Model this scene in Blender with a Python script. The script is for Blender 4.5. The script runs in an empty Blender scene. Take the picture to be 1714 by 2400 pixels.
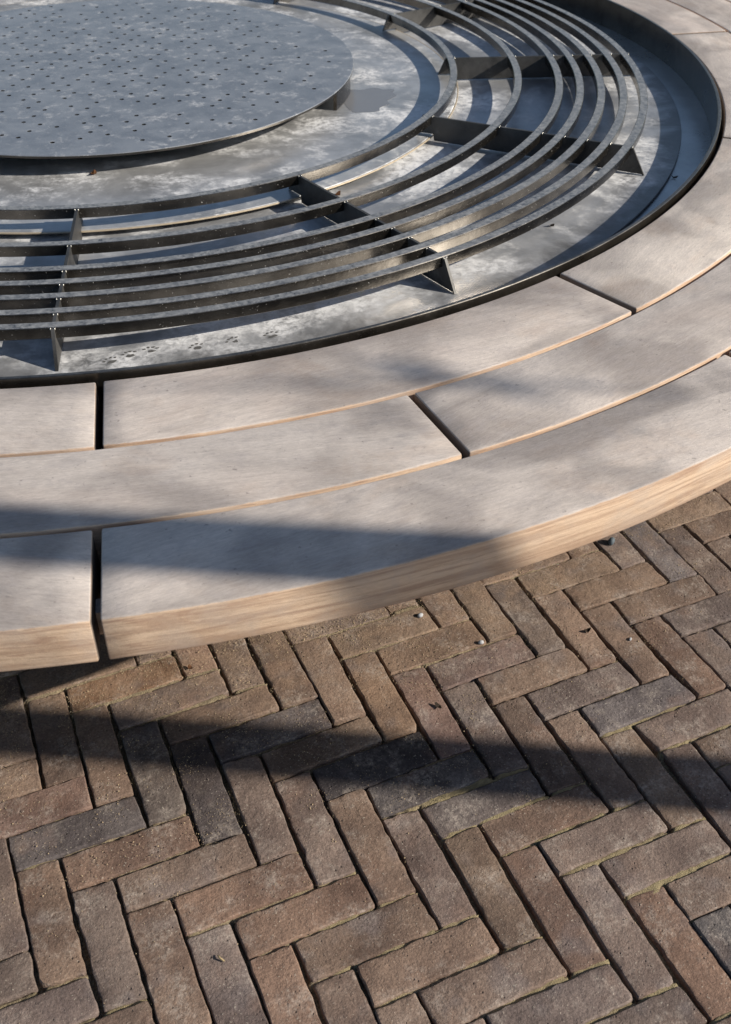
import bpy, bmesh, math, random
from math import sin, cos, pi, radians, asin, sqrt, atan2
from mathutils import Vector, Matrix, noise

C = bpy.context.scene.collection
scn = bpy.context.scene
rnd = random.Random(7)

# ------------------------------------------------------------------ camera
cam = bpy.data.cameras.new('camera')
cam.sensor_fit = 'VERTICAL'
cam.sensor_height = 36.0
cam.sensor_width = 36.0 * 731 / 1024
cam.lens = 2506.6 / 2400 * 36.0
cam.clip_start = 0.05
cam.clip_end = 400
cam.dof.use_dof = True
cam.dof.focus_distance = 1.85
cam.dof.aperture_fstop = 7.0
camo = bpy.data.objects.new('camera', cam)
C.objects.link(camo)
RIGHT = Vector((0.91607, -0.40102, 0.00012))
DOWN = Vector((-0.25278, -0.57769, -0.77613))
FWD = Vector((0.31131, 0.71096, -0.63057))
CAMP = Vector((-0.5619, -3.0414, 1.4422))
M = Matrix((RIGHT, -DOWN, -FWD)).transposed().to_4x4()
M.translation = CAMP
camo.matrix_world = M
scn.camera = camo

# ------------------------------------------------------------------ light
SUNV = Vector((1.4197, -1.0295, 1.0)).normalized()          # towards the sun
SUN_EL = asin(SUNV.z)
w = bpy.data.worlds.new('World')
scn.world = w
w.use_nodes = True
nt = w.node_tree
nt.nodes.clear()
wo = nt.nodes.new('ShaderNodeOutputWorld')
bg = nt.nodes.new('ShaderNodeBackground')
sky = nt.nodes.new('ShaderNodeTexSky')
sky.sky_type = 'NISHITA'
sky.sun_disc = False
sky.sun_elevation = SUN_EL
sky.sun_rotation = atan2(SUNV.x, SUNV.y)
sky.air_density = 1.0
sky.dust_density = 0.6
sky.ozone_density = 1.4
bg.inputs['Strength'].default_value = 0.078
nt.links.new(sky.outputs[0], bg.inputs[0])
nt.links.new(bg.outputs[0], wo.inputs[0])
sl = bpy.data.lights.new('sun', 'SUN')
sl.energy = 5.0
sl.angle = radians(0.53)
sl.color = (1.0, 0.93, 0.82)
so = bpy.data.objects.new('sun', sl)
C.objects.link(so)
so.rotation_euler = SUNV.to_track_quat('Z', 'Y').to_euler()
so.location = SUNV * 20
scn.view_settings.view_transform = 'Standard'
scn.view_settings.look = 'None'
scn.view_settings.gamma = 1.0
scn.view_settings.use_curve_mapping = False
scn.view_settings.exposure = 0.34
scn.render.engine = 'CYCLES'
scn.cycles.max_bounces = 6

# ------------------------------------------------------------------ helpers
def obj(name, me, mat=None, parent=None, kind=None, smooth=None):
    if isinstance(me, bmesh.types.BMesh):
        b = me
        me = bpy.data.meshes.new(name)
        b.normal_update()
        b.to_mesh(me)
        b.free()
    if smooth is not None:
        me.polygons.foreach_set('use_smooth', [True] * len(me.polygons))
        if smooth < 179:
            me.set_sharp_from_angle(angle=radians(smooth))
    if mat:
        me.materials.append(mat)
    o = bpy.data.objects.new(name, me)
    C.objects.link(o)
    if parent:
        o.parent = parent
    if kind:
        o['kind'] = kind
    return o

def tag(o, label, cat, group=None):
    o['label'] = label
    o['category'] = cat
    if group:
        o['group'] = group
    return o

def empty(name, loc=(0, 0, 0)):
    o = bpy.data.objects.new(name, None)
    o.location = loc
    o.empty_display_size = 0.1
    C.objects.link(o)
    return o

class N:
    """tiny node-tree builder"""
    def __init__(s, name):
        s.m = bpy.data.materials.new(name)
        s.m.use_nodes = True
        s.t = s.m.node_tree
        s.p = s.t.nodes['Principled BSDF']
    def new(s, typ, **kw):
        n = s.t.nodes.new(typ)
        for k, v in kw.items():
            setattr(n, k, v)
        return n
    def put(s, sock, v):
        if hasattr(v, 'is_output') or isinstance(v, bpy.types.NodeSocket):
            s.t.links.new(v, sock)
        else:
            sock.default_value = v
    def math(s, op, a, b=0.0, clamp=False):
        n = s.new('ShaderNodeMath', operation=op, use_clamp=clamp)
        s.put(n.inputs[0], a)
        s.put(n.inputs[1], b)
        return n.outputs[0]
    def mix(s, f, a, b, mode='MIX'):
        n = s.new('ShaderNodeMix', data_type='RGBA', blend_type=mode)
        s.put(n.inputs[0], f)
        for i, v in ((6, a), (7, b)):
            s.put(n.inputs[i], v if not isinstance(v, tuple) else (*v, 1.0)[:4])
        return n.outputs[2]
    def noise(s, vec, scale, detail=4.0, rough=0.55, dist=0.0, out=0):
        n = s.new('ShaderNodeTexNoise')
        s.t.links.new(vec, n.inputs['Vector'])
        n.inputs['Scale'].default_value = scale
        n.inputs['Detail'].default_value = detail
        n.inputs['Roughness'].default_value = rough
        n.inputs['Distortion'].default_value = dist
        return n.outputs[out]
    def ramp(s, f, a, b):
        """smooth 0..1 between a and b"""
        n = s.new('ShaderNodeMapRange', interpolation_type='SMOOTHSTEP')
        s.put(n.inputs['Value'], f)
        n.inputs['From Min'].default_value = a
        n.inputs['From Max'].default_value = b
        return n.outputs[0]
    def scale(s, vec, sc):
        n = s.new('ShaderNodeMapping')
        s.t.links.new(vec, n.inputs['Vector'])
        n.inputs['Scale'].default_value = sc
        return n.outputs[0]
    def add(s, a, b):
        n = s.new('ShaderNodeVectorMath', operation='ADD')
        s.put(n.inputs[0], a)
        s.put(n.inputs[1], b)
        return n.outputs[0]
    def bump(s, h, dist, strength=1.0, prev=None):
        n = s.new('ShaderNodeBump')
        s.put(n.inputs['Height'], h)
        n.inputs['Distance'].default_value = dist
        n.inputs['Strength'].default_value = strength
        if prev is not None:
            s.t.links.new(prev, n.inputs['Normal'])
        s.t.links.new(n.outputs[0], s.p.inputs['Normal'])
        return n.outputs[0]
    def base(s, c):
        s.put(s.p.inputs['Base Color'], c if not isinstance(c, tuple) else (*c, 1.0)[:4])
    def set(s, **kw):
        for k, v in kw.items():
            s.put(s.p.inputs[k.replace('_', ' ')], v)

# ------------------------------------------------------------------ materials
def mat_brick():
    n = N('brick_clay')
    pos = n.new('ShaderNodeNewGeometry').outputs['Position']
    at = n.new('ShaderNodeAttribute', attribute_name='tint')
    sd = n.new('ShaderNodeAttribute', attribute_name='seed')
    vec = n.add(pos, sd.outputs['Vector'])
    tint = at.outputs['Color']
    big = n.noise(vec, 9.0, 3.0, 0.5)
    hue = n.noise(vec, 14.0, 2.0, 0.5, out=1)
    c = n.mix(n.ramp(big, 0.35, 0.68), n.mix(1.0, tint, (0.74, 0.72, 0.74), 'MULTIPLY'), n.mix(1.0, tint, (1.2, 1.2, 1.2), 'MULTIPLY'))
    sep = n.new('ShaderNodeSeparateColor')
    n.t.links.new(hue, sep.inputs[0])
    c = n.mix(n.math('MULTIPLY', n.ramp(sep.outputs[0], 0.54, 0.72), 0.32), c, (0.225, 0.135, 0.095))
    c = n.mix(n.math('MULTIPLY', n.ramp(sep.outputs[1], 0.55, 0.75), 0.45), c, (0.165, 0.142, 0.14))
    # lime bloom and dust patches, broken up
    dust = n.math('MULTIPLY', n.ramp(n.noise(vec, 17.0, 5.0, 0.65), 0.47, 0.68), n.ramp(n.noise(vec, 120.0, 5.0, 0.75), 0.36, 0.66))
    c = n.mix(n.math('MULTIPLY', dust, 0.62), c, (0.41, 0.35, 0.30))
    smud = n.math('MULTIPLY', n.ramp(n.noise(n.add(vec, (7.7, 3.1, 0.0)), 13.0, 4.0, 0.6), 0.54, 0.74), 0.5)
    c = n.mix(smud, c, n.mix(1.0, c, (0.50, 0.46, 0.45), 'MULTIPLY'))
    sxy = n.new('ShaderNodeVectorMath', operation='LENGTH')
    n.t.links.new(n.scale(pos, (1.0, 1.0, 0.0)), sxy.inputs[0])
    near = n.math('SUBTRACT', 1.0, n.ramp(sxy.outputs['Value'], 1.72, 2.05))
    sandy = n.math('MULTIPLY', n.math('MULTIPLY', near, n.ramp(n.noise(vec, 24.0, 5.0, 0.7), 0.36, 0.70)), 0.55)
    c = n.mix(sandy, c, (0.31, 0.21, 0.14))
    # fine grain, speckles and pits
    g = n.noise(vec, 250.0, 5.0, 0.8)
    c = n.mix(1.0, c, n.mix(n.ramp(g, 0.25, 0.75), (0.62, 0.61, 0.60), (1.38, 1.38, 1.38)), 'MULTIPLY')
    sp = n.noise(vec, 330.0, 1.0, 0.4)
    c = n.mix(n.math('MULTIPLY', n.ramp(sp, 0.70, 0.76), 0.6), c, (0.50, 0.44, 0.36))
    pit = n.new('ShaderNodeTexVoronoi')
    n.t.links.new(vec, pit.inputs['Vector'])
    pit.inputs['Scale'].default_value = 95.0
    pm = n.math('MULTIPLY', n.math('SUBTRACT', 1.0, n.ramp(pit.outputs['Distance'], 0.07, 0.20)), n.ramp(n.noise(vec, 33.0, 2.0), 0.5, 0.62))
    c = n.mix(n.math('MULTIPLY', pm, 0.65), c, (0.05, 0.035, 0.03))
    n.base(c)
    n.set(Roughness=0.88)
    n.p.inputs['Specular IOR Level'].default_value = 0.3
    h = n.math('ADD', n.math('MULTIPLY', n.noise(vec, 55.0, 5.0, 0.65), 1.0), n.math('MULTIPLY', n.noise(vec, 330.0, 3.0, 0.7), 0.35))
    h = n.math('SUBTRACT', h, n.math('MULTIPLY', pm, 0.5))
    n.bump(h, 0.004, 0.8)
    return n.m

def mat_sand():
    n = N('joint_sand')
    pos = n.new('ShaderNodeNewGeometry').outputs['Position']
    c = n.mix(n.ramp(n.noise(pos, 300.0, 4.0, 0.7), 0.3, 0.7), (0.16, 0.12, 0.075), (0.44, 0.35, 0.22))
    at = n.new('ShaderNodeAttribute', attribute_name='moss')
    m = n.ramp(n.math('MULTIPLY', at.outputs['Fac'], n.math('ADD', n.noise(pos, 60.0, 4.0, 0.7), 0.5)), 0.30, 0.62)
    mossc = n.mix(n.noise(pos, 380.0, 3.0, 0.7), (0.17, 0.135, 0.07), (0.46, 0.37, 0.21))
    c = n.mix(m, c, mossc)
    n.base(c)
    n.set(Roughness=0.95)
    n.bump(n.noise(pos, 380.0, 4.0, 0.75), 0.004, 1.0)
    return n.m

def mat_ground():
    n = N('distant_paving')
    pos = n.new('ShaderNodeNewGeometry').outputs['Position']
    c = n.mix(n.noise(pos, 5.0, 6.0, 0.7), (0.12, 0.09, 0.07), (0.20, 0.15, 0.12))
    n.base(c)
    n.set(Roughness=0.92)
    n.bump(n.noise(pos, 40.0, 4.0), 0.004, 0.5)
    return n.m

def mat_wood():
    n = N('weathered_hardwood')
    tc = n.new('ShaderNodeTexCoord').outputs['Object']
    oi = n.new('ShaderNodeObjectInfo')
    cmb = n.new('ShaderNodeCombineXYZ')
    for i, k in enumerate((37.0, 91.0, 53.0)):
        n.put(cmb.inputs[i], n.math('MULTIPLY', oi.outputs['Random'], k))
    warp = n.noise(n.add(tc, cmb.outputs[0]), 3.0, 2.0, 0.5, out=1)
    wsc = n.new('ShaderNodeVectorMath', operation='SCALE')
    n.t.links.new(warp, wsc.inputs[0])
    wsc.inputs['Scale'].default_value = 0.02
    v = n.add(n.add(tc, cmb.outputs[0]), wsc.outputs[0])
    vs = n.scale(v, (1.0, 0.68, 1.0))           # straight board grain runs along local y
    vf = n.scale(v, (1.0, 0.15, 1.0))
    # weathered top
    big = n.noise(vs, 7.0, 3.0, 0.5, 0.6)
    mid = n.noise(n.scale(v, (1.0, 0.55, 1.0)), 46.0, 6.0, 0.70, 0.5)
    top = n.mix(n.ramp(big, 0.34, 0.66), (0.325, 0.288, 0.262), (0.58, 0.518, 0.464))
    top = n.mix(n.math('MULTIPLY', n.ramp(mid, 0.44, 0.72), 0.42), top, (0.36, 0.325, 0.315))
    top = n.mix(n.math('MULTIPLY', n.ramp(n.noise(vs, 6.5, 3.0, 0.5, 0.6), 0.55, 0.72), 0.55), top, (0.50, 0.43, 0.38))
    top = n.mix(n.math('MULTIPLY', n.ramp(n.noise(vs, 8.0, 4.0, 0.6, 0.9), 0.58, 0.78), 0.6), top, (0.25, 0.235, 0.23))
    line = n.noise(n.scale(v, (1.0, 0.045, 1.0)), 150.0, 5.0, 0.7, 0.25)
    top = n.mix(1.0, top, n.mix(n.ramp(line, 0.28, 0.72), (0.925, 0.92, 0.915), (1.065, 1.063, 1.06)), 'MULTIPLY')
    brown = n.math('MULTIPLY', n.ramp(n.noise(n.add(vs, (3.0, 5.0, 1.0)), 9.0, 5.0, 0.6, 0.4), 0.50, 0.72), 0.45)
    top = n.mix(brown, top, n.mix(1.0, top, (0.86, 0.76, 0.68), 'MULTIPLY'))
    fib = n.math('ADD', n.math('MULTIPLY', n.noise(vf, 820.0, 4.0, 0.72), 0.55), n.math('MULTIPLY', n.noise(vf, 400.0, 4.0, 0.7), 0.45))
    top = n.mix(1.0, top, n.mix(fib, (0.42, 0.42, 0.43), (1.58, 1.57, 1.56)), 'MULTIPLY')
    sp = n.math('MULTIPLY', n.ramp(n.noise(vs, 150.0, 2.0, 0.5), 0.68, 0.76), 0.55)
    top = n.mix(sp, top, (0.17, 0.15, 0.14))
    # sawn, still fresh side faces: tan with long growth-ring streaks
    vz = n.scale(v, (0.25, 0.025, 1.0))
    st = n.noise(vz, 85.0, 4.0, 0.6, 0.8)
    side = n.mix(n.ramp(st, 0.38, 0.62), (0.45, 0.31, 0.215), (0.67, 0.50, 0.355))
    side = n.mix(n.math('MULTIPLY', n.ramp(n.noise(vz, 150.0, 3.0, 0.6, 1.2), 0.54, 0.62), 0.6), side, (0.37, 0.235, 0.165))
    side = n.mix(1.0, side, n.mix(n.noise(vf, 500.0, 3.0, 0.6), (0.82, 0.82, 0.82), (1.18, 1.18, 1.18)), 'MULTIPLY')
    side = n.mix(n.math('MULTIPLY', n.ramp(n.noise(vs, 16.0, 4.0, 0.6, 0.5), 0.42, 0.70), 0.42), side, (0.47, 0.40, 0.345))
    geo = n.new('ShaderNodeNewGeometry')
    sx = n.new('ShaderNodeSeparateXYZ')
    n.t.links.new(geo.outputs['Normal'], sx.inputs[0])
    edge = n.math('ADD', sx.outputs['Z'], n.math('MULTIPLY', n.math('SUBTRACT', n.noise(vs, 90.0, 5.0, 0.7), 0.5), 1.1))
    f = n.ramp(edge, 0.42, 0.80)
    tco = n.new('ShaderNodeTexCoord').outputs['Normal']
    so_ = n.new('ShaderNodeSeparateXYZ')
    n.t.links.new(tco, so_.inputs[0])
    endg = n.ramp(n.math('ABSOLUTE', so_.outputs['Y']), 0.80, 0.97)
    side = n.mix(endg, side, (0.17, 0.135, 0.11))
    n.base(n.mix(1.0, n.mix(f, side, top), oi.outputs['Color'], 'MULTIPLY'))
    n.set(Roughness=n.math('ADD', 0.62, n.math('MULTIPLY', fib, 0.25)))
    n.p.inputs['Specular IOR Level'].default_value = 0.35
    n.bump(n.math('ADD', fib, n.math('MULTIPLY', mid, 0.6)), 0.0012, 0.7)
    return n.m

def mat_steel(name, dark, light, deposit, dep_amt, rough, metal, scale=1.0, speck=0.5, topdust=0.0, rim_dark=False, patch=7.0, grain=380.0):
    n = N(name)
    geo = n.new('ShaderNodeNewGeometry')
    pos = geo.outputs['Position']
    vs = n.scale(pos, (scale, scale, scale))
    big = n.noise(vs, 5.0, 7.0, 0.66, 0.3)
    c = n.mix(n.ramp(big, 0.34, 0.66), dark, light)
    d1 = n.ramp(n.noise(n.add(vs, (4.3, 1.7, 0.0)), patch, 9.0, 0.72, 0.3), 0.62 - 0.22 * dep_amt, 0.80 - 0.22 * dep_amt)
    d2 = n.ramp(n.noise(vs, 60.0, 6.0, 0.72, 0.5), 0.28, 0.60)
    dep = n.math('MULTIPLY', n.math('MULTIPLY', d1, d2), min(1.0, dep_amt * 1.2))
    if topdust:
        sx = n.new('ShaderNodeSeparateXYZ')
        n.t.links.new(geo.outputs['Normal'], sx.inputs[0])
        up = n.math('MULTIPLY', n.ramp(sx.outputs['Z'], 0.6, 0.95), n.math('MULTIPLY', n.ramp(n.noise(vs, 60.0, 6.0, 0.75), 0.15, 0.75), topdust))
        dep = n.math('MAXIMUM', dep, up)
    if rim_dark:  # darker and with less deposit towards the rim
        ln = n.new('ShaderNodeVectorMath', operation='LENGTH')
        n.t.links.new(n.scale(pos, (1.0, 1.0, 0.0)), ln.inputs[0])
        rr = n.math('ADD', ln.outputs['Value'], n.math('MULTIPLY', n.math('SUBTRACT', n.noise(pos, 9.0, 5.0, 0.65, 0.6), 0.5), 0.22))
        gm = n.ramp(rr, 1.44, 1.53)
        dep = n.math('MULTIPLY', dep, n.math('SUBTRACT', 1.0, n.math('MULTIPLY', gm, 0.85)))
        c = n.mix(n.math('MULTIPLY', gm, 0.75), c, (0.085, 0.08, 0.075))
    c = n.mix(dep, c, deposit)
    s1 = n.math('MULTIPLY', n.ramp(n.noise(vs, grain, 2.0, 0.5), 0.69, 0.75), speck)
    c = n.mix(s1, c, (0.6, 0.58, 0.55))
    n.base(c)
    dust = n.math('MAXIMUM', dep, s1)
    n.set(Metallic=n.math('MULTIPLY', n.math('SUBTRACT', 1.0, dust), metal))
    r = n.math('ADD', rough, n.math('MULTIPLY', n.math('SUBTRACT', big, 0.5), 0.25))
    n.set(Roughness=n.math('ADD', r, n.math('MULTIPLY', dust, 0.35), True))
    n.bump(n.math('ADD', n.noise(vs, 26.0, 4.0, 0.6), n.math('MULTIPLY', n.noise(vs, 300.0, 2.0), 0.12)), 0.0016, 0.22)
    return n.m

def plain(name, col, rough=0.6, metal=0.0, var=0.25, sc=120.0):
    n = N(name)
    pos = n.new('ShaderNodeNewGeometry').outputs['Position']
    a = tuple(x * (1 - var) for x in col)
    b = tuple(x * (1 + var) for x in col)
    n.base(n.mix(n.noise(pos, sc, 4.0, 0.65), a, b))
    n.set(Roughness=rough, Metallic=metal)
    return n.m

BRICK = mat_brick()
SAND = mat_sand()
GROUND = mat_ground()
WOOD = mat_wood()
STEEL_FLOOR = mat_steel('dusty_floor_steel', (0.32, 0.325, 0.335), (0.52, 0.522, 0.53), (0.76, 0.757, 0.755), 0.76, 0.40, 0.55, rim_dark=True, patch=3.4)
STEEL_GUTTER = mat_steel('gutter_steel', (0.34, 0.345, 0.355), (0.50, 0.505, 0.515), (0.62, 0.62, 0.62), 0.4, 0.30, 0.7)
STEEL_INNER = mat_steel('scaled_inner_steel', (0.34, 0.338, 0.335), (0.54, 0.537, 0.533), (0.74, 0.733, 0.725), 0.74, 0.33, 0.55, 1.3, patch=4.5)
STEEL_DISC = mat_steel('blued_disc_steel', (0.27, 0.278, 0.295), (0.37, 0.378, 0.392), (0.60, 0.60, 0.60), 0.5, 0.36, 0.6, 2.6, 0.9, patch=12.0, grain=170.0)
STEEL_BAR = mat_steel('dark_bar_steel', (0.115, 0.102, 0.088), (0.21, 0.19, 0.165), (0.48, 0.48, 0.475), 0.10, 0.22, 0.97, 2.0, 0.6, topdust=0.72, grain=150.0)
STEEL_PLATE = mat_steel('black_plate_steel', (0.045, 0.044, 0.043), (0.10, 0.097, 0.093), (0.36, 0.35, 0.34), 0.35, 0.55, 0.6, 2.0, 0.2)
STEEL_RIM = mat_steel('dark_rim_steel', (0.075, 0.068, 0.060), (0.135, 0.124, 0.11), (0.30, 0.29, 0.28), 0.2, 0.30, 0.95, 2.0, 0.4, topdust=0.3)
EDGE = plain('tan_cut_edge', (0.52, 0.43, 0.31), 0.45, 0.4, 0.3)
WELD = plain('bright_weld_bead', (0.66, 0.62, 0.55), 0.32, 0.9, 0.2)
BASE = plain('black_base_and_shade', (0.03, 0.03, 0.03), 0.6, 0.5)  # bench underside; also painted shade in and behind the disc holes
STAIN = plain('damp_stain', (0.21, 0.205, 0.195), 0.38, 0.55, 0.5, 300.0)
DARK_PATCH = plain('smooth_dark_patch', (0.26, 0.255, 0.255), 0.24, 0.4, 0.05, 30.0)
BARK = plain('grey_bark', (0.12, 0.10, 0.08), 0.9, 0.0, 0.5, 30.0)
STONE = plain('pale_pebble', (0.40, 0.40, 0.41), 0.8, 0.0, 0.3, 200.0)
SLATE = plain('blue_grey_pebble', (0.075, 0.095, 0.11), 0.7, 0.0, 0.3, 200.0)
LEAFM = plain('dry_leaf', (0.19, 0.085, 0.035), 0.8, 0.0, 0.5, 150.0)
LEAFD = plain('dark_dry_leaf', (0.05, 0.032, 0.02), 0.8, 0.0, 0.5, 150.0)
STRAW = plain('dry_straw', (0.45, 0.34, 0.18), 0.8, 0.0, 0.3, 150.0)
GRAIN = plain('sand_grain', (0.40, 0.30, 0.185), 0.85, 0.0, 0.35, 400.0)

# ------------------------------------------------------------------ ground
gb = bmesh.new()
bmesh.ops.create_grid(gb, x_segments=8, y_segments=8, size=90.0)
bmesh.ops.translate(gb, vec=(0, 0, -0.024), verts=gb.verts)
obj('ground', gb, GROUND, None, 'structure')

# ------------------------------------------------------------------ herringbone brick paving
S = 0.068
OX, OY = 0.67964, 1.92453
OFF={(0,0):(-4,1),(0,1):(-3,1),(1,1):(-4,-1),(1,2):(-2,-0),(2,2):(-4,-3),(2,3):(-3,3),(3,3):(-2,-0),(3,4):(-1,-1),(0,4):(-2,6),(1,4):(-3,-0),(1,5):(2,5),(2,5):(-2,1),(3,1):(0,1),(3,0):(-4,-1),(4,2):(-2,2),(4,1):(-2,-3),(5,2):(-1,-6),(5,3):(0,-1),(6,3):(-3,-2),(6,4):(-1,-1),(4,4):(0,-3),(4,5):(3,-2),(7,4):(-1,-3),(7,5):(1,2),(5,5):(2,-3),(5,6):(5,-1),(6,6):(2,-1),(6,7):(1,-1),(7,7):(-2,-1),(8,5):(-2,-1),(8,6):(3,0),(9,6):(-3,-2),(9,7):(0,2),(8,3):(-1,-0),(9,3):(-4,-5),(9,4):(1,-4),(10,4):(1,-2),(10,5):(3,1),(11,5):(-1,-0),(10,7):(-3,-1),(11,6):(1,4),(12,6):(0,2),(12,7):(2,2),(13,7):(3,-1),(13,8):(-0,0),(10,8):(2,2),(11,8):(-5,-3),(11,9):(-0,2),(12,9):(-3,-2),(12,10):(4,5),(8,2):(1,-1),(10,2):(1,-2),(11,2):(-3,-3),(11,3):(-0,2),(12,3):(-5,-7),(12,4):(-5,3),(7,2):(0,-3),(7,1):(1,-2),(10,1):(-1,-0),(6,0):(3,-6),(6,1):(3,-2),(9,0):(-2,-2),(9,1):(2,5),(5,-1):(1,0),(5,0):(3,0),(8,-1):(4,1),(8,0):(4,3),(4,-2):(2,-0),(4,-1):(3,4),(7,-2):(-2,-1),(7,-1):(1,4),(3,-3):(-2,-0),(3,-2):(1,0),(6,-3):(-1,2),(6,-2):(-0,6),(2,-4):(4,-4),(2,-3):(3,3),(5,-4):(2,-1),(5,-3):(3,4),(9,-2):(7,-0),(10,-2):(3,-1),(10,-1):(3,-2),(11,-1):(5,-5),(11,0):(3,-3),(12,0):(3,-4),(12,1):(3,-1),(13,1):(-1,-2),(13,2):(1,1),(14,2):(-0,-1),(14,3):(-1,-0),(17,2):(-5,2),(17,3):(4,4),(15,3):(-2,-3),(15,4):(8,3),(16,4):(2,-2),(16,5):(0,2),(16,2):(1,5),(16,1):(-4,2),(15,0):(-6,-3),(15,1):(1,2),(13,4):(-3,-1),(13,5):(4,4),(14,5):(-1,0),(14,6):(1,5),(15,6):(-2,1)}
KEYS = list(OFF.items())
_cc = {}
def corner(u, v):
    """lattice corner -> ground metres, with the wander measured in the paving"""
    k = (u, v)
    if k not in _cc:
        if k in OFF:
            d = OFF[k]
        else:
            sx = sy = sw = 0.0
            for (a, b), (p, q) in KEYS:
                r2 = (a - u) ** 2 + (b - v) ** 2
                if r2 < 9.5:
                    ww = 1.0 / (r2 + 0.3) ** 1.5
                    sx += p * ww; sy += q * ww; sw += ww
            if sw > 0:
                f = min(1.0, sw * 1.2)
                d = (sx / sw * f, sy / sw * f)
            else:
                d = (rnd.gauss(0, 2.0), rnd.gauss(0, 2.0))
        _cc[k] = (u * S - OX + d[0] * 0.001, -v * S - OY + d[1] * 0.001)
    return _cc[k]

PAL = [((0.192, 0.138, 0.104), 6), ((0.184, 0.138, 0.110), 6), ((0.174, 0.136, 0.116), 6), ((0.168, 0.138, 0.125), 3),
       ((0.205, 0.138, 0.102), 2), ((0.196, 0.146, 0.108), 3), ((0.138, 0.112, 0.098), 1)]
PALX = [c for c, k in PAL for _ in range(k)]
SPECIAL = {('H', 0, 0): (0.088, 0.082, 0.085), ('V', 4, -1): (0.050, 0.046, 0.050), ('H', 5, -1): (0.075, 0.070, 0.076),
           ('H', 7, 1): (0.040, 0.040, 0.046), ('H', 8, 2): (0.085, 0.082, 0.085), ('H', 14, 2): (0.135, 0.125, 0.128),
           ('V', 13, 8): (0.09, 0.09, 0.094), ('V', 19, -4): (0.16, 0.15, 0.155), ('V', 3, -2): (0.12, 0.105, 0.095),
           ('H', 9, 3): (0.125, 0.11, 0.105), ('H', 17, 3): (0.15, 0.14, 0.14), ('V', 9, -2): (0.205, 0.138, 0.092),
           ('V', 10, -1): (0.19, 0.128, 0.108), ('V', 12, 7): (0.215, 0.14, 0.10), ('V', 10, 5): (0.20, 0.138, 0.105),
           ('H', 1, 1): (0.205, 0.14, 0.105), ('H', -1, -1): (0.20, 0.135, 0.11), ('H', 2, -4): (0.19, 0.11, 0.06),
           ('H', 11, -1): (0.19, 0.14, 0.125), ('H', 16, -2): (0.21, 0.15, 0.108), ('H', 10, -2): (0.195, 0.135, 0.095)}

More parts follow.
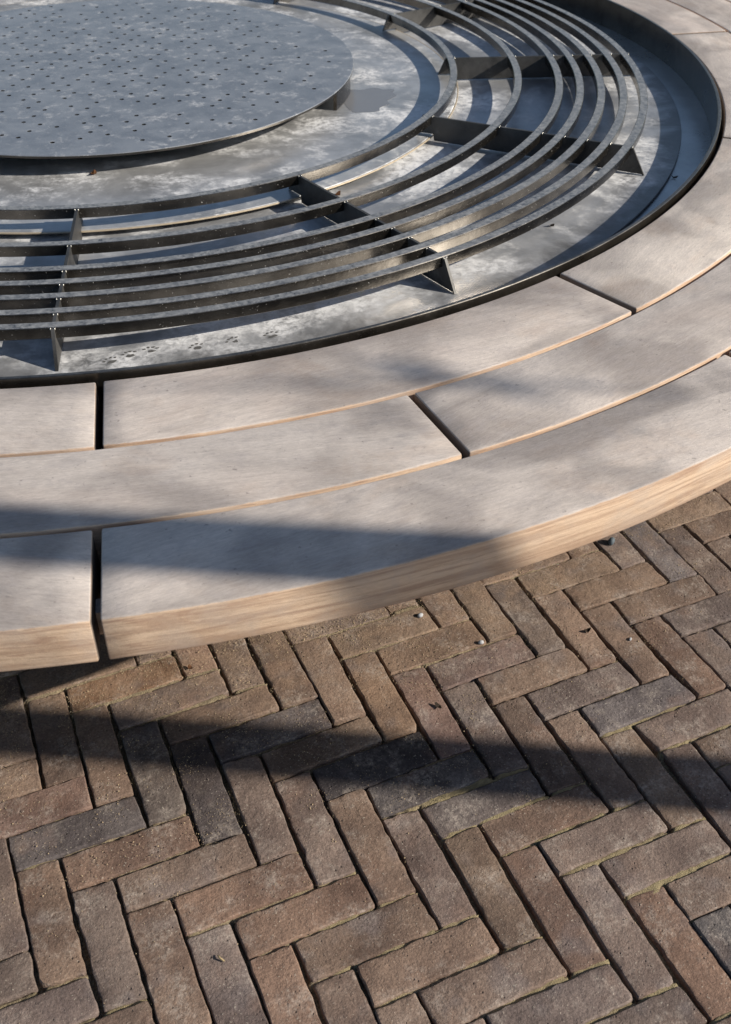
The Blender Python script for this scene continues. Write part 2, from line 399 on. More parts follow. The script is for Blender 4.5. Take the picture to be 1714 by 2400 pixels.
def brick_geo(typ, u, v, rich):
    if typ == 'H':
        cs = [corner(u, v + 1), corner(u + 3, v + 1), corner(u + 3, v), corner(u, v)]
    else:
        cs = [corner(u, v + 3), corner(u + 1, v + 3), corner(u + 1, v), corner(u, v)]
    P = [Vector((x, y)) for x, y in cs]
    r = random.Random((u * 7919 + v * 104729 + (1 if typ == 'H' else 2)) & 0xffffff)
    ctr = sum(P, Vector((0, 0))) / 4
    # pull in by half a joint; joints across the v axis are a bit wider
    ins = []
    for i in range(4):
        a, b = P[i], P[(i + 1) % 4]
        d = (b - a).normalized()
        nrm = Vector((-d.y, d.x))
        g = (0.0022 if abs(d.y) > abs(d.x) else 0.0017) + r.uniform(-0.0008, 0.0009)
        ins.append((a + nrm * g, d))
    Q = []
    for i in range(4):
        (a, d), (b, e) = ins[i - 1], ins[i]
        den = d.x * e.y - d.y * e.x
        t = ((b.x - a.x) * e.y - (b.y - a.y) * e.x) / den
        Q.append(a + d * t)
    if r.random() < 0.25:                     # a chipped or rounded corner here and there
        rad = [r.uniform(0.0014, 0.0042) for _ in range(4)]
        rad[r.randrange(4)] = r.uniform(0.007, 0.012)
    else:
        rad = [r.uniform(0.0014, 0.0042) for _ in range(4)]
    out = []
    for i in range(4):
        p, a, b = Q[i], Q[i - 1], Q[(i + 1) % 4]
        da, db = (a - p).normalized(), (b - p).normalized()
        R_ = rad[i]
        out.append(p + da * R_)
        if rich:
            out.append(p + (da + db) * (R_ * 0.30))
        out.append(p + db * R_)
        L = (b - p).length
        k = (13 if L > 0.12 else 4) if rich else (2 if L > 0.12 else 0)
        nn = Vector((db.y, -db.x))
        amp = 0.0014 if rich else 0.0008
        for j in range(1, k + 1):
            t = j / (k + 1)
            out.append(p + db * (R_ + (L - R_ - rad[(i + 1) % 4]) * t) + nn * r.gauss(0, amp * 0.55))
    m = len(out)
    dz = r.gauss(0, 0.0011)
    tx, ty = r.gauss(0, 0.007), r.gauss(0, 0.007)
    def zz(q, z):
        return z + dz + (q.x - ctr.x) * tx + (q.y - ctr.y) * ty
    if rich:
        prof = [(0.0, -0.07), (0.0, -0.0042), (0.0007, -0.0015), (0.0018, -0.0004), (0.0050, 0.0)]
    else:
        prof = [(0.0, -0.03), (0.0, -0.005), (0.0025, -0.0012), (0.007, 0.0)]
    vs, fs = [], []
    for k, (inset, z) in enumerate(prof):
        for q in out:
            d = (ctr - q)
            # inset towards the long axis: scale both axes by an equal distance
            al = (P[1] - P[0] if typ == 'H' else P[2] - P[1]).normalized()
            ac = Vector((-al.y, al.x))
            x, y = (q - ctr).dot(al), (q - ctr).dot(ac)
            x -= math.copysign(min(inset, abs(x)), x)
            y -= math.copysign(min(inset, abs(y)), y)
            jj = r.gauss(0, 0.00035) if 1 <= k < len(prof) - 1 else 0.0
            pp = ctr + al * x + ac * y
            vs.append((pp.x, pp.y, zz(pp, z + jj)))
    for k in range(len(prof) - 1):
        for i in range(m):
            j = (i + 1) % m
            fs.append((k * m + i, k * m + j, (k + 1) * m + j, (k + 1) * m + i))
    fs.append(tuple((len(prof) - 1) * m + i for i in range(m)))
    col = SPECIAL.get((typ, u, v))
    if col:
        col = tuple(0.8 * x + 0.2 * q for x, q in zip(col, (0.15, 0.115, 0.095)))
    if col is None:
        col = PALX[r.randrange(len(PALX))]
        k = r.uniform(0.86, 1.12)
        col = tuple((0.82 * x + 0.18 * q) * k for x, q in zip(col, (0.176, 0.132, 0.106)))
    col = tuple(x * q for x, q in zip(col, (0.975, 0.93, 0.905)))
    seed = (r.uniform(-30, 30), r.uniform(-30, 30), r.uniform(-30, 30))
    return vs, fs, col, seed, ctr

def add_attr(me, cols, seeds):
    a = me.attributes.new('tint', 'FLOAT_COLOR', 'FACE')
    a.data.foreach_set('color', [x for c in cols for x in (*c, 1.0)])
    b = me.attributes.new('seed', 'FLOAT_VECTOR', 'FACE')
    b.data.foreach_set('vector', [x for c in seeds for x in c])

def project(p):
    d = Vector(p) - CAMP
    z = d.dot(FWD)
    if z < 0.1:
        return None
    return (0.5 + 2506.6 * d.dot(RIGHT) / z / 1714, 0.5 + 2506.6 * d.dot(DOWN) / z / 2400, z)

cells = []
for j in range(-90, 50):
    for m6 in range(-12, 16):
        cells.append(('H', j + 6 * m6, j))
        cells.append(('V', j, j + 1 + 6 * m6))
near, far = [], []
for typ, u, v in cells:
    x = (u + (1.5 if typ == 'H' else 0.5)) * S - OX
    y = -(v + (0.5 if typ == 'H' else 1.5)) * S - OY
    if not (-3.6 < x < 3.9 and -4.1 < y < 3.4):
        continue
    rr = math.hypot(x, y)
    pr = project((x, y, 0))
    inview = pr and -0.12 < pr[0] < 1.12 and -0.05 < pr[1] < 1.12 and rr > 1.50
    if inview and not (pr[1] < 0.45):
        near.append((pr[2], typ, u, v))
    elif rr > 1.20:
        far.append((typ, u, v))
near.sort()
far += [t[1:] for t in near[300:]]
near = near[:300]

pav = empty('brick_paving')
pav['kind'] = 'structure'
for z_, typ, u, v in near:
    vs, fs, col, seed, ctr = brick_geo(typ, u, v, True)
    me = bpy.data.meshes.new('brick')
    me.from_pydata([(a - ctr.x, b - ctr.y, c_) for a, b, c_ in vs], [], fs)
    add_attr(me, [col] * len(fs), [seed] * len(fs))
    o = obj('brick', me, BRICK, pav, None, 32)
    o.location = (ctr.x, ctr.y, 0)
V_, F_, CO, SE = [], [], [], []
for typ, u, v in far:
    vs, fs, col, seed, ctr = brick_geo(typ, u, v, False)
    b0 = len(V_)
    V_ += vs
    F_ += [tuple(b0 + i for i in f) for f in fs]
    CO += [col] * len(fs)
    SE += [seed] * len(fs)
me = bpy.data.meshes.new('brick_field')
me.from_pydata(V_, [], F_)
add_attr(me, CO, SE)
obj('brick_field', me, BRICK, pav, 'stuff', 180)

# sand and moss filling the joints: a fine uneven bed just below the brick tops
def bed(x0, x1, y0, y1, st):
    nx, ny = int((x1 - x0) / st), int((y1 - y0) / st)
    vs, mo = [], []
    for j in range(ny + 1):
        for i in range(nx + 1):
            x, y = x0 + i * st, y0 + j * st
            r = math.hypot(x, y)
            big = noise.noise(Vector((x * 4.0, y * 4.0, 3.0)))
            a = noise.noise(Vector((x * 22.0, y * 22.0, 0.0)))
            b = noise.noise(Vector((x * 120.0, y * 120.0, 5.0)))
            wedge = max(0.0, 1.0 - (r - 1.75) / 0.22)         # sand gathers beside the bench
            low = max(0.0, min(1.0, (r - 1.98) / 0.25))        # moss takes over away from it
            lu, lv = (x + OX) / S, -(y + OY) / S
            iu, iv = math.floor(lu), math.floor(lv)
            fu, fv = lu - iu, lv - iv
            k = (iu - iv) % 6
            dh = dv = 9.0                                       # distance to the nearest joint along / away from the bench
            if k < 3:
                dh = min(fv, 1 - fv)
                dv = fu if k == 0 else (1 - fu if k == 2 else 9.0)
            else:
                dv = min(fu, 1 - fu)
                dh = fv if k == 5 else (1 - fv if k == 3 else 9.0)
            across = dv < dh
            if across:
                low *= 0.30
            z = (-0.0050 if across else 0.0022) - 0.0125 + 0.0042 * a + 0.0026 * b + 0.0036 * big + (0.004 if across else 0.0085) * min(wedge, 1.0) + 0.0052 * low
            z = min(z, -0.0028)
            if min(dh, dv) * S > 0.0095:
                z = -0.02
            vs.append((x, y, z))
            mo.append(max(0.0, low * (0.62 + 0.9 * big + 0.4 * a)))
    fs = [(j * (nx + 1) + i, j * (nx + 1) + i + 1, (j + 1) * (nx + 1) + i + 1, (j + 1) * (nx + 1) + i) for j in range(ny) for i in range(nx)]
    me = bpy.data.meshes.new('joint_sand')
    me.from_pydata(vs, [], fs)
    a = me.attributes.new('moss', 'FLOAT', 'POINT')
    a.data.foreach_set('value', mo)
    o = obj('joint_sand', me, SAND, pav, 'stuff', 180)
bed(-1.15, 1.25, -2.72, -1.45, 0.0042)

# ------------------------------------------------------------------ bench
H = 0.5554           # seat height
T = 0.070            # plank thickness
GAP = 0.0118
bench = empty('round_bench')
tag(bench, 'large round bench of grey weathered curved planks around a steel basin', 'bench')

def plank_mesh(r0, r1):
    """one curved plank spanning 30 degrees about local +x, rounded arrises all round"""
    c = 0.0032
    def prof(ins):
        a0, a1, z0, z1 = r0 + ins, r1 - ins, H - T + ins, H - ins
        pts = []
        for cx, cz, s in ((a1 - c, z1 - c, 0), (a0 + c, z1 - c, 90), (a0 + c, z0 + c, 180), (a1 - c, z0 + c, 270)):
            for k in range(4):
                t = radians(s + k * 30)
                pts.append((cx + c * cos(t), cz + c * sin(t)))
        return pts
    half = radians(15)
    st = []
    for e, ins in ((0.0, 0.0022), (0.0006, 0.0008), (0.0021, 0.0)):
        st.append((-1, e, ins))
    for k in range(1, 36):
        st.append((0, -1 + 2 * k / 36, 0.0))
    for e, ins in ((0.0021, 0.0), (0.0006, 0.0008), (0.0, 0.0022)):
        st.append((1, e, ins))
    bm = bmesh.new()
    rows = []
    for s, e, ins in st:
        row = []
        for r, z in prof(ins):
            lim = half - asin(GAP / 2 / r)
            if s == 0:
                a = e * (lim - 0.006)
            else:
                a = s * (lim - e / r)
            row.append(bm.verts.new((r * cos(a), r * sin(a), z)))
        rows.append(row)
    m = len(rows[0])
    for i in range(len(rows) - 1):
        for k in range(m):
            l = (k + 1) % m
            bm.faces.new((rows[i][k], rows[i + 1][k], rows[i + 1][l], rows[i][l]))
    bm.faces.new(rows[0])
    bm.faces.new(list(reversed(rows[-1])))
    bmesh.ops.recalc_face_normals(bm, faces=bm.faces)
    return bm

RINGS = [(1.6245, 1.7995, -88.25), (1.8075, 1.9785, -73.3), (1.9860, 2.1560, -88.25)]
for r0, r1, a0 in RINGS:
    src = obj('plank', plank_mesh(r0, r1), WOOD, bench, None, 50)
    src.rotation_euler = (0, 0, radians(a0))
    src.location = (0, 0, 0)
    src.color = (0.96, 0.95, 0.95, 1)
    for k in range(1, 12):
        o = src.copy()
        C.objects.link(o)
        o.parent = bench
        o.rotation_euler = (0, 0, radians(a0 + 30 * k))
        o.location = (0, 0, rnd.uniform(-0.0008, 0.0008))
        kk = rnd.uniform(0.98, 1.12)
        o.color = (kk, kk * rnd.uniform(0.985, 1.0), kk * rnd.uniform(0.97, 1.0), 1)
        if k == 11:
            o.color = (0.90, 0.90, 0.91, 1)

def ring_solid(r0, r1, z0, z1, seg=160, bev=0.0, a0=0.0, a1=2 * pi):
    """a ring (or arc) of rectangular section with optional small bevel"""
    bm = bmesh.new()
    if bev > 0:
        pr = [(r1, z0 + bev), (r1, z1 - bev), (r1 - bev, z1), (r0 + bev, z1), (r0, z1 - bev), (r0, z0 + bev), (r0 + bev, z0), (r1 - bev, z0)]
    else:
        pr = [(r1, z0), (r1, z1), (r0, z1), (r0, z0)]
    full = abs(a1 - a0 - 2 * pi) < 1e-6
    n = seg if full else seg + 1
    rows = []
    for i in range(n):
        a = a0 + (a1 - a0) * i / seg
        rows.append([bm.verts.new((r * cos(a), r * sin(a), z)) for r, z in pr])
    m = len(pr)
    for i in range(n if full else n - 1):
        A, B = rows[i], rows[(i + 1) % n]
        for k in range(m):
            l = (k + 1) % m
            bm.faces.new((A[k], B[k], B[l], A[l]))
    if not full:
        bm.faces.new(rows[0])
        bm.faces.new(list(reversed(rows[-1])))
    bmesh.ops.recalc_face_normals(bm, faces=bm.faces)
    return bm

def box_bm(x0, x1, y0, y1, z0, z1):
    bm = bmesh.new()
    bmesh.ops.create_cube(bm, size=1.0)
    for v in bm.verts:
        v.co = Vector((x0 + (v.co.x + 0.5) * (x1 - x0), y0 + (v.co.y + 0.5) * (y1 - y0), z0 + (v.co.z + 0.5) * (z1 - z0)))
    return bm

# what carries the planks: an unseen black drum placed to block light underneath, a flat ring under the boards, wooden splines in the end joints
obj('base_shade_drum', ring_solid(1.535, 1.545, -0.02, H - T - 0.012, 160), BASE, bench, None, 40)
obj('support_ring', ring_solid(1.44, 2.05, H - T - 0.012, H - T - 0.002, 160), BASE, bench, None, 40)
spl = None
for k in range(12):
    if spl is None:
        spl = obj('spline', box_bm(2.085, 2.11, -0.0052, 0.0052, H - T + 0.001, H - T + 0.038), WOOD, bench)
        o = spl
    else:
        o = spl.copy()
        C.objects.link(o)
        o.parent = bench
    o.rotation_euler = (0, 0, radians(-103.25 + 30 * k))

# ------------------------------------------------------------------ steel basin
ZF = 0.4920          # outer floor
ZG = 0.4845          # gutter along the rim
ZI = 0.5080          # raised inner floor
basin = empty('steel_basin', (0, 0, 0))
tag(basin, 'shallow round dark steel basin with upright rim set inside the plank bench', 'basin')
obj('rim', ring_solid(1.6065, 1.6145, ZG - 0.02, 0.5645, 220, 0.0012), STEEL_RIM, basin, None, 30)
obj('gutter', ring_solid(1.50, 1.6063, ZG - 0.006, ZG, 200), STEEL_GUTTER, basin, None, 30)
obj('outer_floor', ring_solid(0.90, 1.533, ZF - 0.005, ZF, 200, 0.0008), STEEL_FLOOR, basin, None, 30)
inf = obj('inner_floor', ring_solid(0.02, 0.9532, ZI - 0.006, ZI, 200, 0.0016), STEEL_INNER, basin, None, 30)
obj('edge_strip', ring_solid(0.9536, 0.9575, ZI - 0.0042, ZI - 0.0008, 200, 0.0008), EDGE, basin, None, 30)

def flat_blob(pts, z, th=0.0004):
    bm = bmesh.new()
    top = [bm.verts.new((x, y, z + th)) for x, y in pts]
    bot = [bm.verts.new((x, y, z + 0.0001)) for x, y in pts]
    bm.faces.new(top)
    for i in range(len(pts)):
        j = (i + 1) % len(pts)
        bm.faces.new((bot[i], bot[j], top[j], top[i]))
    bmesh.ops.recalc_face_normals(bm, faces=bm.faces)
    return bm

def smooth_loop(pts, k=5):
    out = []
    n = len(pts)
    for i in range(n):
        p0, p1, p2, p3 = (Vector(pts[(i + d) % n]) for d in (-1, 0, 1, 2))
        for j in range(k):
            t = j / k
            q = 0.5 * ((2 * p1) + (-p0 + p2) * t + (2 * p0 - 5 * p1 + 4 * p2 - p3) * t * t + (-p0 + 3 * p1 - 3 * p2 + p3) * t ** 3)
            out.append((q.x, q.y))
    return out

obj('dark_patch', flat_blob(smooth_loop([(0.55, -0.33), (0.591, -0.32), (0.612, -0.331), (0.652, -0.330), (0.668, -0.352), (0.694, -0.362), (0.681, -0.388), (0.678, -0.415), (0.640, -0.440), (0.634, -0.468), (0.60, -0.482), (0.585, -0.505), (0.55, -0.50), (0.52, -0.47)]), ZI), DARK_PATCH, basin, 'stuff')  # flat patch, darker and smoother than the inner floor around it
# cat paw prints dried onto the floor
for (px, py, pa) in ((-0.325, -1.425, 0.3), (-0.292, -1.418, 0.1), (-0.256, -1.418, -0.2), (-0.178, -1.440, 0.2), (-0.112, -1.444, 0.4), (-0.045, -1.453, 0.1)):
    bm = bmesh.new()
    for (qx, qy, a_, b_) in ((0, 0, 0.0085, 0.0055), (-0.011, 0.009, 0.004, 0.0028), (-0.004, 0.0135, 0.004, 0.003), (0.0045, 0.0135, 0.004, 0.003), (0.011, 0.009, 0.004, 0.0028)):
        vv = []
        for k in range(10):
            t = 2 * pi * k / 10
            x = qx + a_ * cos(t) * rnd.uniform(0.5, 1.15)
            y = qy + b_ * sin(t) * rnd.uniform(0.5, 1.15)
            vv.append(bm.verts.new((px + x * cos(pa) - y * sin(pa), py + x * sin(pa) + y * cos(pa), ZF + 0.00035)))
        bm.faces.new(vv)
    obj('paw_print', bm, STAIN, basin)

# ------------------------------------------------------------------ grate of steel rings
grate = empty('ring_grate', (0, 0, ZF))
tag(grate, 'grate of seven concentric dark steel bars carried on radial steel plates in the basin', 'grate')
ZT = 0.5543
def sub(name, bm, mat, parent, sm=None, kind=None):
    bmesh.ops.translate(bm, vec=(0, 0, -parent.location.z), verts=bm.verts)
    return obj(name, bm, mat, parent, kind, sm)
RB = [0.9520, 1.1218, 1.2281, 1.2813, 1.3350, 1.3903, 1.4404]
for r in RB:
    sub('ring_bar', ring_solid(r - 0.0195, r, ZT - 0.0215, ZT, 220, 0.0011), STEEL_BAR, grate, 30)
ANG = [-106.4, -77.4, -48.2, -19.2, 9.8]
ANG += [9.8 + 30.475 * k for k in range(1, 8)]
for a in ANG:
    a = radians(a + 0.0)
    pr = [(0.909, ZI + 0.0006), (0.914, ZI + 0.0028), (0.9585, ZI + 0.003), (0.9605, ZF + 0.003), (1.472, ZF + 0.0030), (1.4795, ZF + 0.0006), (1.4775, ZF + 0.0035), (1.4445, ZT - 0.0014), (0.929, ZT - 0.0014)]
    bm = bmesh.new()
    th = 0.0028
    fr = [[bm.verts.new((r * cos(a) - s * th * sin(a), r * sin(a) + s * th * cos(a), z)) for r, z in pr] for s in (-1, 1)]
    bm.faces.new(fr[0])
    bm.faces.new(list(reversed(fr[1])))
    for i in range(len(pr)):
        j = (i + 1) % len(pr)
        bm.faces.new((fr[0][i], fr[1][i], fr[1][j], fr[0][j]))
    bmesh.ops.recalc_face_normals(bm, faces=bm.faces)
    pl = sub('support_plate', bm, STEEL_PLATE, grate)
    wb = bmesh.new()
    for r in RB:
        for s in (-1, 1):
            mt = Matrix.Translation(((r + 0.0022) * cos(a) - s * 0.0034 * sin(a), (r + 0.0022) * sin(a) + s * 0.0034 * cos(a), ZT - 0.0022 - ZF)) @ Matrix.Rotation(a, 4, 'Z') @ Matrix.Diagonal((0.0022, 0.0016, 0.0026, 1))
            bmesh.ops.create_icosphere(wb, subdivisions=1, radius=1.0, matrix=mt)
    obj('weld_bead', wb, WELD, pl, 'stuff', 180)

# ------------------------------------------------------------------ perforated disc
ZD = 0.5592
RD = 0.6730
disc = empty('perforated_disc', (0, 0, ZI))
tag(disc, 'blue grey steel disc pierced with small holes on low brackets at the basin centre', 'disc')
HOLES=[(-22,646),(74,616),(108,583),(170,579),(234,580),(332,550),(-85,580),(-116,547),(-19,517),(-50,483),(45,518),(110,518),(173,517),(237,516),(331,475),(301,448),(142,484),(111,452),(237,447),(47,453),(-18,455),(16,420),(114,388),(144,417),(207,417),(240,385),(303,381),(363,442),(366,380),(335,346),(304,314),(427,441),(397,343),(367,310),(-146,446),(-177,411),(-144,381),(-208,377),(-176,343),(-79,382),(-46,353),(-77,321),(-45,286),(-12,323),(18,355),(146,355),(208,351),(243,318),(211,285),(116,324),(85,290),(147,286),(116,254),(243,250),(212,220),(305,246),(338,213),(308,183),(182,186),(150,223),(86,222),(119,190),(20,290),(22,221),(-42,222),(-108,285),(-140,248),(-173,280),(-205,244),(-171,214),(-138,183),(-74,186),(-104,152),(-40,155),(-9,186),(24,157),(55,190),(87,155),(120,122),(151,155),(245,186),(184,122),(277,147),(247,117),(309,116),(278,82),(249,52),(310,47),(153,87),(90,90),(57,124),(-7,123),(26,90),(-71,120),(-203,179),(-170,148),(-234,143),(-201,113),(-103,88),(-168,82),(-134,52),(-70,56),(-36,26),(-6,55),(27,21),(91,24),(61,-8),(123,-12),(154,22),(185,55),(250,-15),(219,-47),(251,-82),(156,-44),(-232,79),(-198,49),(-166,17),(-263,45),(-101,20),(-68,-12),(-3,-9),(29,-43),(62,-76),(-2,-75),(31,-108),(125,-79),(158,-112),(220,-113),(189,-146),(221,-179),(127,-143),(63,-142),(-65,-77),(-96,-110),(-130,-79),(-163,-49),(-196,-18),(-228,-51),(-64,-143),(-31,-174),(1,-209),(32,-173),(65,-210),(95,-176),(158,-178),(191,-212),(160,-245),(192,-278),(222,-246),(97,-242),(-259,-88),(-225,-116),(-193,-148),(-161,-111),(-128,-144),(-290,-121),(-160,-178),(-127,-210),(-93,-241),(-223,-181),(-29,-240),(3,-275),(66,-275),(36,-308),(68,-340),(131,-343),(163,-376),(100,-376),(-28,-307),(5,-339),(37,-374),(-91,-305),(-157,-242),(-254,-214),(-222,-244),(-253,-278),(-219,-309),(-155,-308),(-122,-339),(-317,-281),(-154,-374),(-120,-405),(-251,-343),(-281,-376),(-248,-407),(-215,-439),(-151,-439),(-119,-472),(-150,-505),(-117,-537),(-56,-471),(-24,-438),(-23,-505),(-53,-537),(72,-473),(73,-539),(164,-444),(134,-540),(-279,-442),(-310,-474),(-342,-443),(-244,-537),(-181,-538),(-52,-604),(11,-606),(490,372),(459,339),(461,272),(430,242),(492,238),(494,172),(463,139),(432,175),(433,109),(465,75),(372,45),(373,-21),(404,12),(405,-53),(467,10),(467,-57),(374,-88),(406,-123),(345,-118),(346,-185),(408,-186),(378,-217),(347,-250),(409,-253),(286,-316),(348,-317),(379,-352),(287,-381),(256,-413),(319,-415),(258,-479),(319,-482),(229,-579),(499,-159),(529,-59),(500,-226),(471,-322),(441,-353),(441,-423),(588,71),(555,167),(590,-130),(561,-228),(369,179),(312,-18),(313,-84),(282,-117),(284,-181),(253,-215),(225,-378),(194,-412),(196,-477),(166,-578)]
hs = list(HOLES)
for iy in range(-20, 21):                        # the part left of the frame continues the staggered grid
    for ix in range(-22, 23):
        x, y = ix * 62.6 + (31.3 if iy % 2 else 0), iy * 33.0
        if x < -170 + 0.35 * (y - 100) and math.hypot(x, y) < 640 and rnd.random() < 0.6:
            if all((x - a) ** 2 + (y - b) ** 2 > 40 ** 2 for a, b in hs):
                hs.append((int(x), int(y)))
bm = bmesh.new()
def loop(cx, cy, r, n, z, ph=0.0):
    vv = [bm.verts.new((cx + r * cos(2 * pi * i / n + ph), cy + r * sin(2 * pi * i / n + ph), z)) for i in range(n)]
    ee = [bm.edges.new((vv[i], vv[(i + 1) % n])) for i in range(n)]
    return vv, ee
zt, zb = ZD - ZI, ZD - ZI - 0.006
ov, oe = loop(0, 0, RD - 0.0012, 200, zt)
edges = list(oe)
hv = []
for a, b in hs:
    v, e = loop(a / 1000, b / 1000, 0.0058, 8, zt, 0.39)
    edges += e
    hv.append(v)
bmesh.ops.triangle_fill(bm, use_beauty=True, use_dissolve=False, edges=edges)
for f in bm.faces:
    if f.normal.z < 0:
        f.normal_flip()
for v in hv:                                     # hole walls, coloured black to paint in the shade inside the holes
    lo = [bm.verts.new((p.co.x, p.co.y, zb)) for p in v]
    for i in range(8):
        j = (i + 1) % 8
        bm.faces.new((v[i], lo[i], lo[j], v[j])).material_index = 1
lo1 = [bm.verts.new((v.co.x * RD / (RD - 0.0012), v.co.y * RD / (RD - 0.0012), zt - 0.0012)) for v in ov]
lo2 = [bm.verts.new((v.co.x, v.co.y, zb)) for v in lo1]
for i in range(200):
    j = (i + 1) % 200
    bm.faces.new((ov[j], ov[i], lo1[i], lo1[j]))
    bm.faces.new((lo1[j], lo1[i], lo2[i], lo2[j])).material_index = 2
dp = obj('plate', bm, STEEL_DISC, disc, None, 30)
dp.data.materials.append(BASE)
dp.data.materials.append(STEEL_RIM)
for k in range(3):
    a = radians(-37.0 + 120 * k)
    b_ = ring_solid(RD - 0.012, RD - 0.003, 0.0008, zb - 0.0005, 14, 0.001, a - radians(6.2), a + radians(6.2))
    obj('bracket', b_, STEEL_BAR, disc, None, 40)
obj('hole_shade_sheet', ring_solid(0.01, 0.60, zb - 0.004, zb - 0.0015, 80), BASE, disc, None, 40)  # black sheet added under the plate so the holes look dark
obj('hub', ring_solid(0.10, 0.30, 0.0006, zb - 0.0056, 60), STEEL_PLATE, disc, None, 40)

# ------------------------------------------------------------------ tree whose slim leaning trunk throws the long shadow
tree = empty('bare_tree')
tag(tree, 'slim leaning bare tree standing on the brick paving right of the bench', 'tree')
NN = Vector((0.48512, 0.87445, 0))
TT = Vector((-0.87445, 0.48512, 0))
p0 = Vector((0.416, -2.295, 0))
p0 += NN * (-1.8058 - NN.dot(p0))
foot = p0 - TT * 2.6
tree.location = foot
lean = NN * (-0.214)
def tube(pts, seg=12):
    bm = bmesh.new()
    rows = []
    for i, (p, r) in enumerate(pts):
        d = (pts[min(i + 1, len(pts) - 1)][0] - pts[max(i - 1, 0)][0]).normalized()
        x = d.orthogonal().normalized()
        x = (Vector((1, 0, 0)) - d * d.x).normalized() if abs(d.x) < 0.9 else (Vector((0, 1, 0)) - d * d.y).normalized()
        y = d.cross(x)
        rows.append([bm.verts.new(p + (x * cos(2 * pi * k / seg) + y * sin(2 * pi * k / seg)) * r) for k in range(seg)])
    for i in range(len(rows) - 1):
        for k in range(seg):
            bm.faces.new((rows[i][k], rows[i][(k + 1) % seg], rows[i + 1][(k + 1) % seg], rows[i + 1][k]))
    bm.faces.new(rows[-1])
    return bm
tp = []
for i in range(21):
    z = -0.03 + i * 0.3
    tp.append((lean * z + Vector((0, 0, z)) + NN * rnd.gauss(0, 0.0015), 0.0575 - 0.006 * max(0.0, z - 3.6) + (0.03 if i == 0 else 0.0)))
obj('trunk', tube(tp, 14), BARK, tree, None, 180)
topz = tp[-1][0].z
def limb(base, d, L, r, depth, bmo, twigs):
    pts = []
    p = base.copy()
    n = 6
    for i in range(n + 1):
        pts.append((p.copy(), r * (1 - 0.6 * i / n)))
        d = (d + Vector((rnd.gauss(0, 0.12), rnd.gauss(0, 0.12), rnd.gauss(0.03, 0.08)))).normalized()
        p = p + d * (L / n)
    if depth == 0:
        obj('branch', tube(pts, 8), BARK, tree, None, 180)
    else:
        twigs.append(pts)
    if depth < 2:
        for k in range(4 if depth == 0 else 3):
            i = rnd.randrange(2, n + 1)
            dd = (d + Vector((rnd.gauss(0, 0.7), rnd.gauss(0, 0.7), rnd.gauss(0.2, 0.4)))).normalized()
            limb(pts[i][0], dd, L * rnd.uniform(0.4, 0.65), max(0.003, pts[i][1] * 0.6), depth + 1, bmo, twigs)
tw = []
for k in range(9):
    z = topz - 0.2 - 0.11 * k
    b_ = lean * z + Vector((0, 0, z))
    a = k * 2.4
    limb(b_, Vector((cos(a), sin(a), 0.9)).normalized(), rnd.uniform(1.0, 1.6), 0.022, 0, None, tw)
# one thin twig of withered leaves hanging out over the sun's path to the planks
def towards(px, py, pz, k):
    return Vector((px, py, pz)) + SUNV * k - foot
b0 = lean * 4.6 + Vector((0, 0, 4.6))
q1, q2 = towards(0.062, -1.738, H, 6.0), towards(0.21, -1.85, H, 6.0)
tw.append([(b0, 0.012), (b0.lerp(q2, 0.5) + Vector((0, 0, 0.08)), 0.008), (q2, 0.005), (q1, 0.003)])
TB = bmesh.new()
for pts in tw:
    t_ = tube(pts, 5)
    me_ = bpy.data.meshes.new('tmp')
    t_.to_mesh(me_)
    t_.free()
    TB.from_mesh(me_)
    bpy.data.meshes.remove(me_)
obj('twigs', TB, BARK, tree, 'stuff', 180)
LB = bmesh.new()
def leaf(bm, p, L, wd, d, up):
    d = d.normalized()
    s = d.cross(up).normalized()
    n_ = s.cross(d)
    k = [(0, 0), (0.35, 0.5), (0.7, 0.42), (1, 0)]
    a = [bm.verts.new(p + d * (L * t) + s * (wd * q) + n_ * (L * 0.12 * q)) for t, q in k]
    b = [bm.verts.new(p + d * (L * t) - s * (wd * q) + n_ * (L * 0.12 * q)) for t, q in k[1:3]]
    bm.faces.new((a[0], a[1], a[2], a[3], b[1], b[0]))
for q, sp in ((q1, (0.05, 0.03)), (q2, (0.05, 0.025))):
    for k in range(9):
        pp = q + TT * rnd.gauss(0, sp[0]) + NN * rnd.gauss(0, sp[1] * 0.5) + Vector((0, 0, rnd.gauss(0, 0.008)))
        leaf(LB, pp, 0.05, 0.024, Vector((rnd.gauss(0, 1), rnd.gauss(0, 1), rnd.gauss(-0.3, 0.5))), SUNV)
obj('leaves', LB, LEAFM, tree, 'stuff')

# ------------------------------------------------------------------ small things lying about
def pebble(x, y, z, r, mat, label, name='pebble', sq=(1, 0.8, 0.7), group=None, cat='pebble'):
    bm = bmesh.new()
    bmesh.ops.create_icosphere(bm, subdivisions=2, radius=r)
    for v in bm.verts:
        k = 1 + 0.22 * noise.noise(v.co * (1.6 / r) + Vector((x * 50, y * 50, 0)))
        v.co = Vector((v.co.x * sq[0] * k, v.co.y * sq[1] * k, v.co.z * sq[2] * k))
    o = obj(name, bm, mat, None, None, 180)
    o.location = (x, y, z + r * sq[2] * 0.8)
    o.rotation_euler = (0, 0, rnd.uniform(0, 6))
    return tag(o, label, cat, group)
pebble(0.572, -1.714, 0.0, 0.0095, SLATE, 'dark blue grey pebble on the bricks beneath the bright right end of the bench edge', sq=(1.0, 0.7, 0.95))
pebble(0.119, -1.747, 0.0, 0.0062, STONE, 'pale grey pebble on the sandy brick just in front of the bench face')
pebble(0.191, -1.856, 0.0, 0.0056, STONE, 'pale pebble lying in a brick joint between two sandy bricks')
pebble(0.451, -1.959, 0.0, 0.0042, STONE, 'tiny white chip alone on a brown brick right of the dark leaf scrap', sq=(1, 0.6, 0.5))
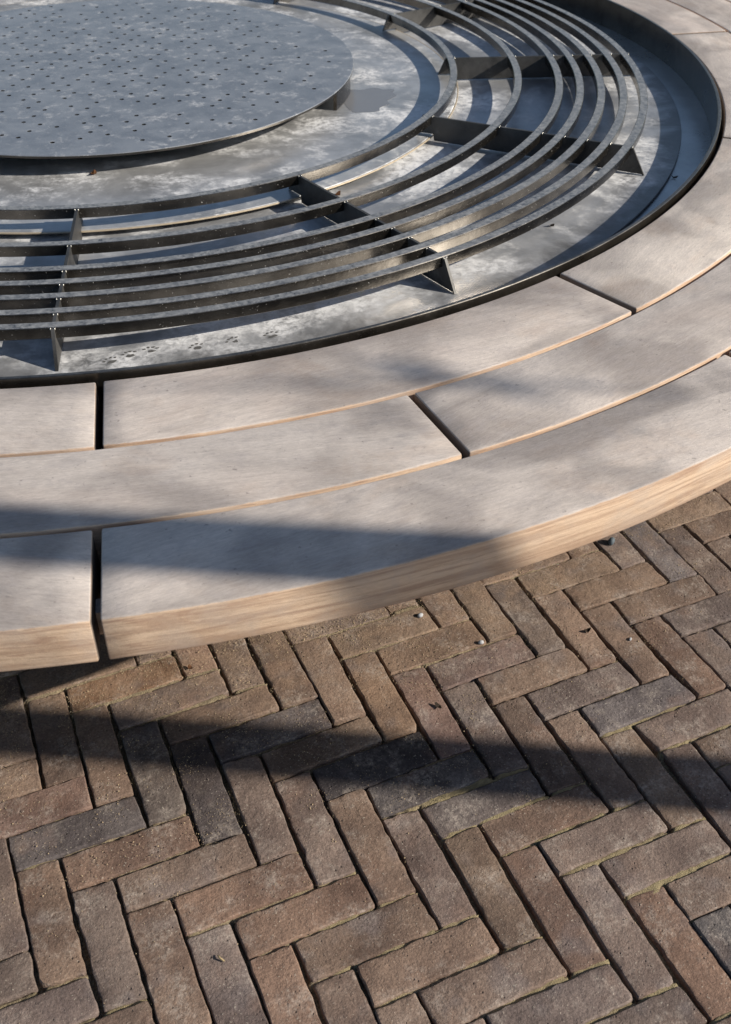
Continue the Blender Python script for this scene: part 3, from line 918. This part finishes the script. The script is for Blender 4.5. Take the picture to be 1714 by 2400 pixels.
def scrap(x, y, z, L, mat, label, seed, tilt=0.5):
    r = random.Random(seed)
    bm = bmesh.new()
    n = 9
    ring = []
    for k in range(n):
        t = 2 * pi * k / n
        q = r.uniform(0.65, 1.1)
        ring.append(bm.verts.new((L * q * cos(t), L * 0.6 * q * sin(t), L * tilt * (cos(t) ** 2 + 0.3 * r.random()))))
    c0 = bm.verts.new((0, 0, 0))
    for k in range(n):
        bm.faces.new((c0, ring[k], ring[(k + 1) % n]))
    bmesh.ops.solidify(bm, geom=bm.faces[:], thickness=0.0006)
    o = obj('leaf_scrap', bm, mat, None)
    o.location = (x, y, z + 0.0012)
    o.rotation_euler = (0, 0, r.uniform(0, 6))
    return tag(o, label, 'leaf')
scrap(0.389, -1.909, 0.0, 0.0085, LEAFD, 'curled dark leaf scrap on a sunlit brown brick below the bench edge', 3)
scrap(0.050, -1.961, 0.0, 0.0085, LEAFD, 'black leaf scrap on a reddish brick just above the long shadow', 5)
scrap(-0.321, -1.700, 0.0, 0.0075, LEAFM, 'brown leaf scrap on a sandy brick close under the bench face', 6)
scrap(1.052, -1.128, ZG, 0.010, LEAFD, 'black leaf scrap in the shaded gutter at the right of the basin', 8)
scrap(0.644, -1.256, ZF, 0.009, LEAFD, 'small dark leaf scrap on the sunlit basin floor outside the grate', 9)
scrap(-0.179, -0.631, ZI, 0.012, LEAFM, 'reddish brown leaf scrap on the inner floor in front of the disc', 10)
scrap(0.296, -0.928, ZF, 0.013, LEAFM, 'crumbled brown leaf caught on the edge between the two innermost bars', 11)

def straw(x, y, L, a, label):
    pts = [(Vector((-L / 2, 0, 0.001)), 0.0012), (Vector((0, L * 0.12, 0.003)), 0.0016), (Vector((L / 2, 0, 0.001)), 0.0008)]
    o = obj('straw', tube(pts, 5), STRAW, None, None, 180)
    o.location = (x, y, 0.0005)
    o.rotation_euler = (0, 0, a)
    return tag(o, label, 'straw')
straw(-0.438, -2.250, 0.014, 2.0, 'short piece of tan straw on a brown brick near the bottom edge')

# sand grains scattered over the bricks, thickest beside the bench and along the joints
gv, gf = [], []
def grain(x, y, z, r):
    b = len(gv)
    a = rnd.uniform(0, 6.28)
    for k in range(3):
        gv.append((x + r * cos(a + k * 2.094), y + r * sin(a + k * 2.094), z))
    gv.append((x, y, z + r * 1.3))
    gf.extend(((b, b + 1, b + 3), (b + 1, b + 2, b + 3), (b + 2, b, b + 3)))
for k in range(90000):
    a = radians(rnd.uniform(-112, -62))
    t = rnd.random()
    r = 1.60 + 0.62 * t ** 1.7
    x, y = r * cos(a), r * sin(a)
    cl = noise.noise(Vector((x * 16, y * 16, 9.0)))
    if cl + 0.25 - 0.5 * t < rnd.uniform(-0.3, 0.45):
        continue
    grain(x, y, 0.0002, min(0.0016, 0.0003 + rnd.expovariate(1 / 0.00028)))
for k in range(1800):
    x, y = rnd.uniform(-1.0, 1.0), rnd.uniform(-2.7, -2.0)
    grain(x, y, 0.0002, min(0.0013, 0.0003 + rnd.expovariate(1 / 0.00025)))
me = bpy.data.meshes.new('sand_grains')
me.from_pydata(gv, [], gf)
o = obj('sand_grains', me, GRAIN, None, 'stuff')
tag(o, 'loose tan sand grains scattered over the bricks beside the bench', 'sand')
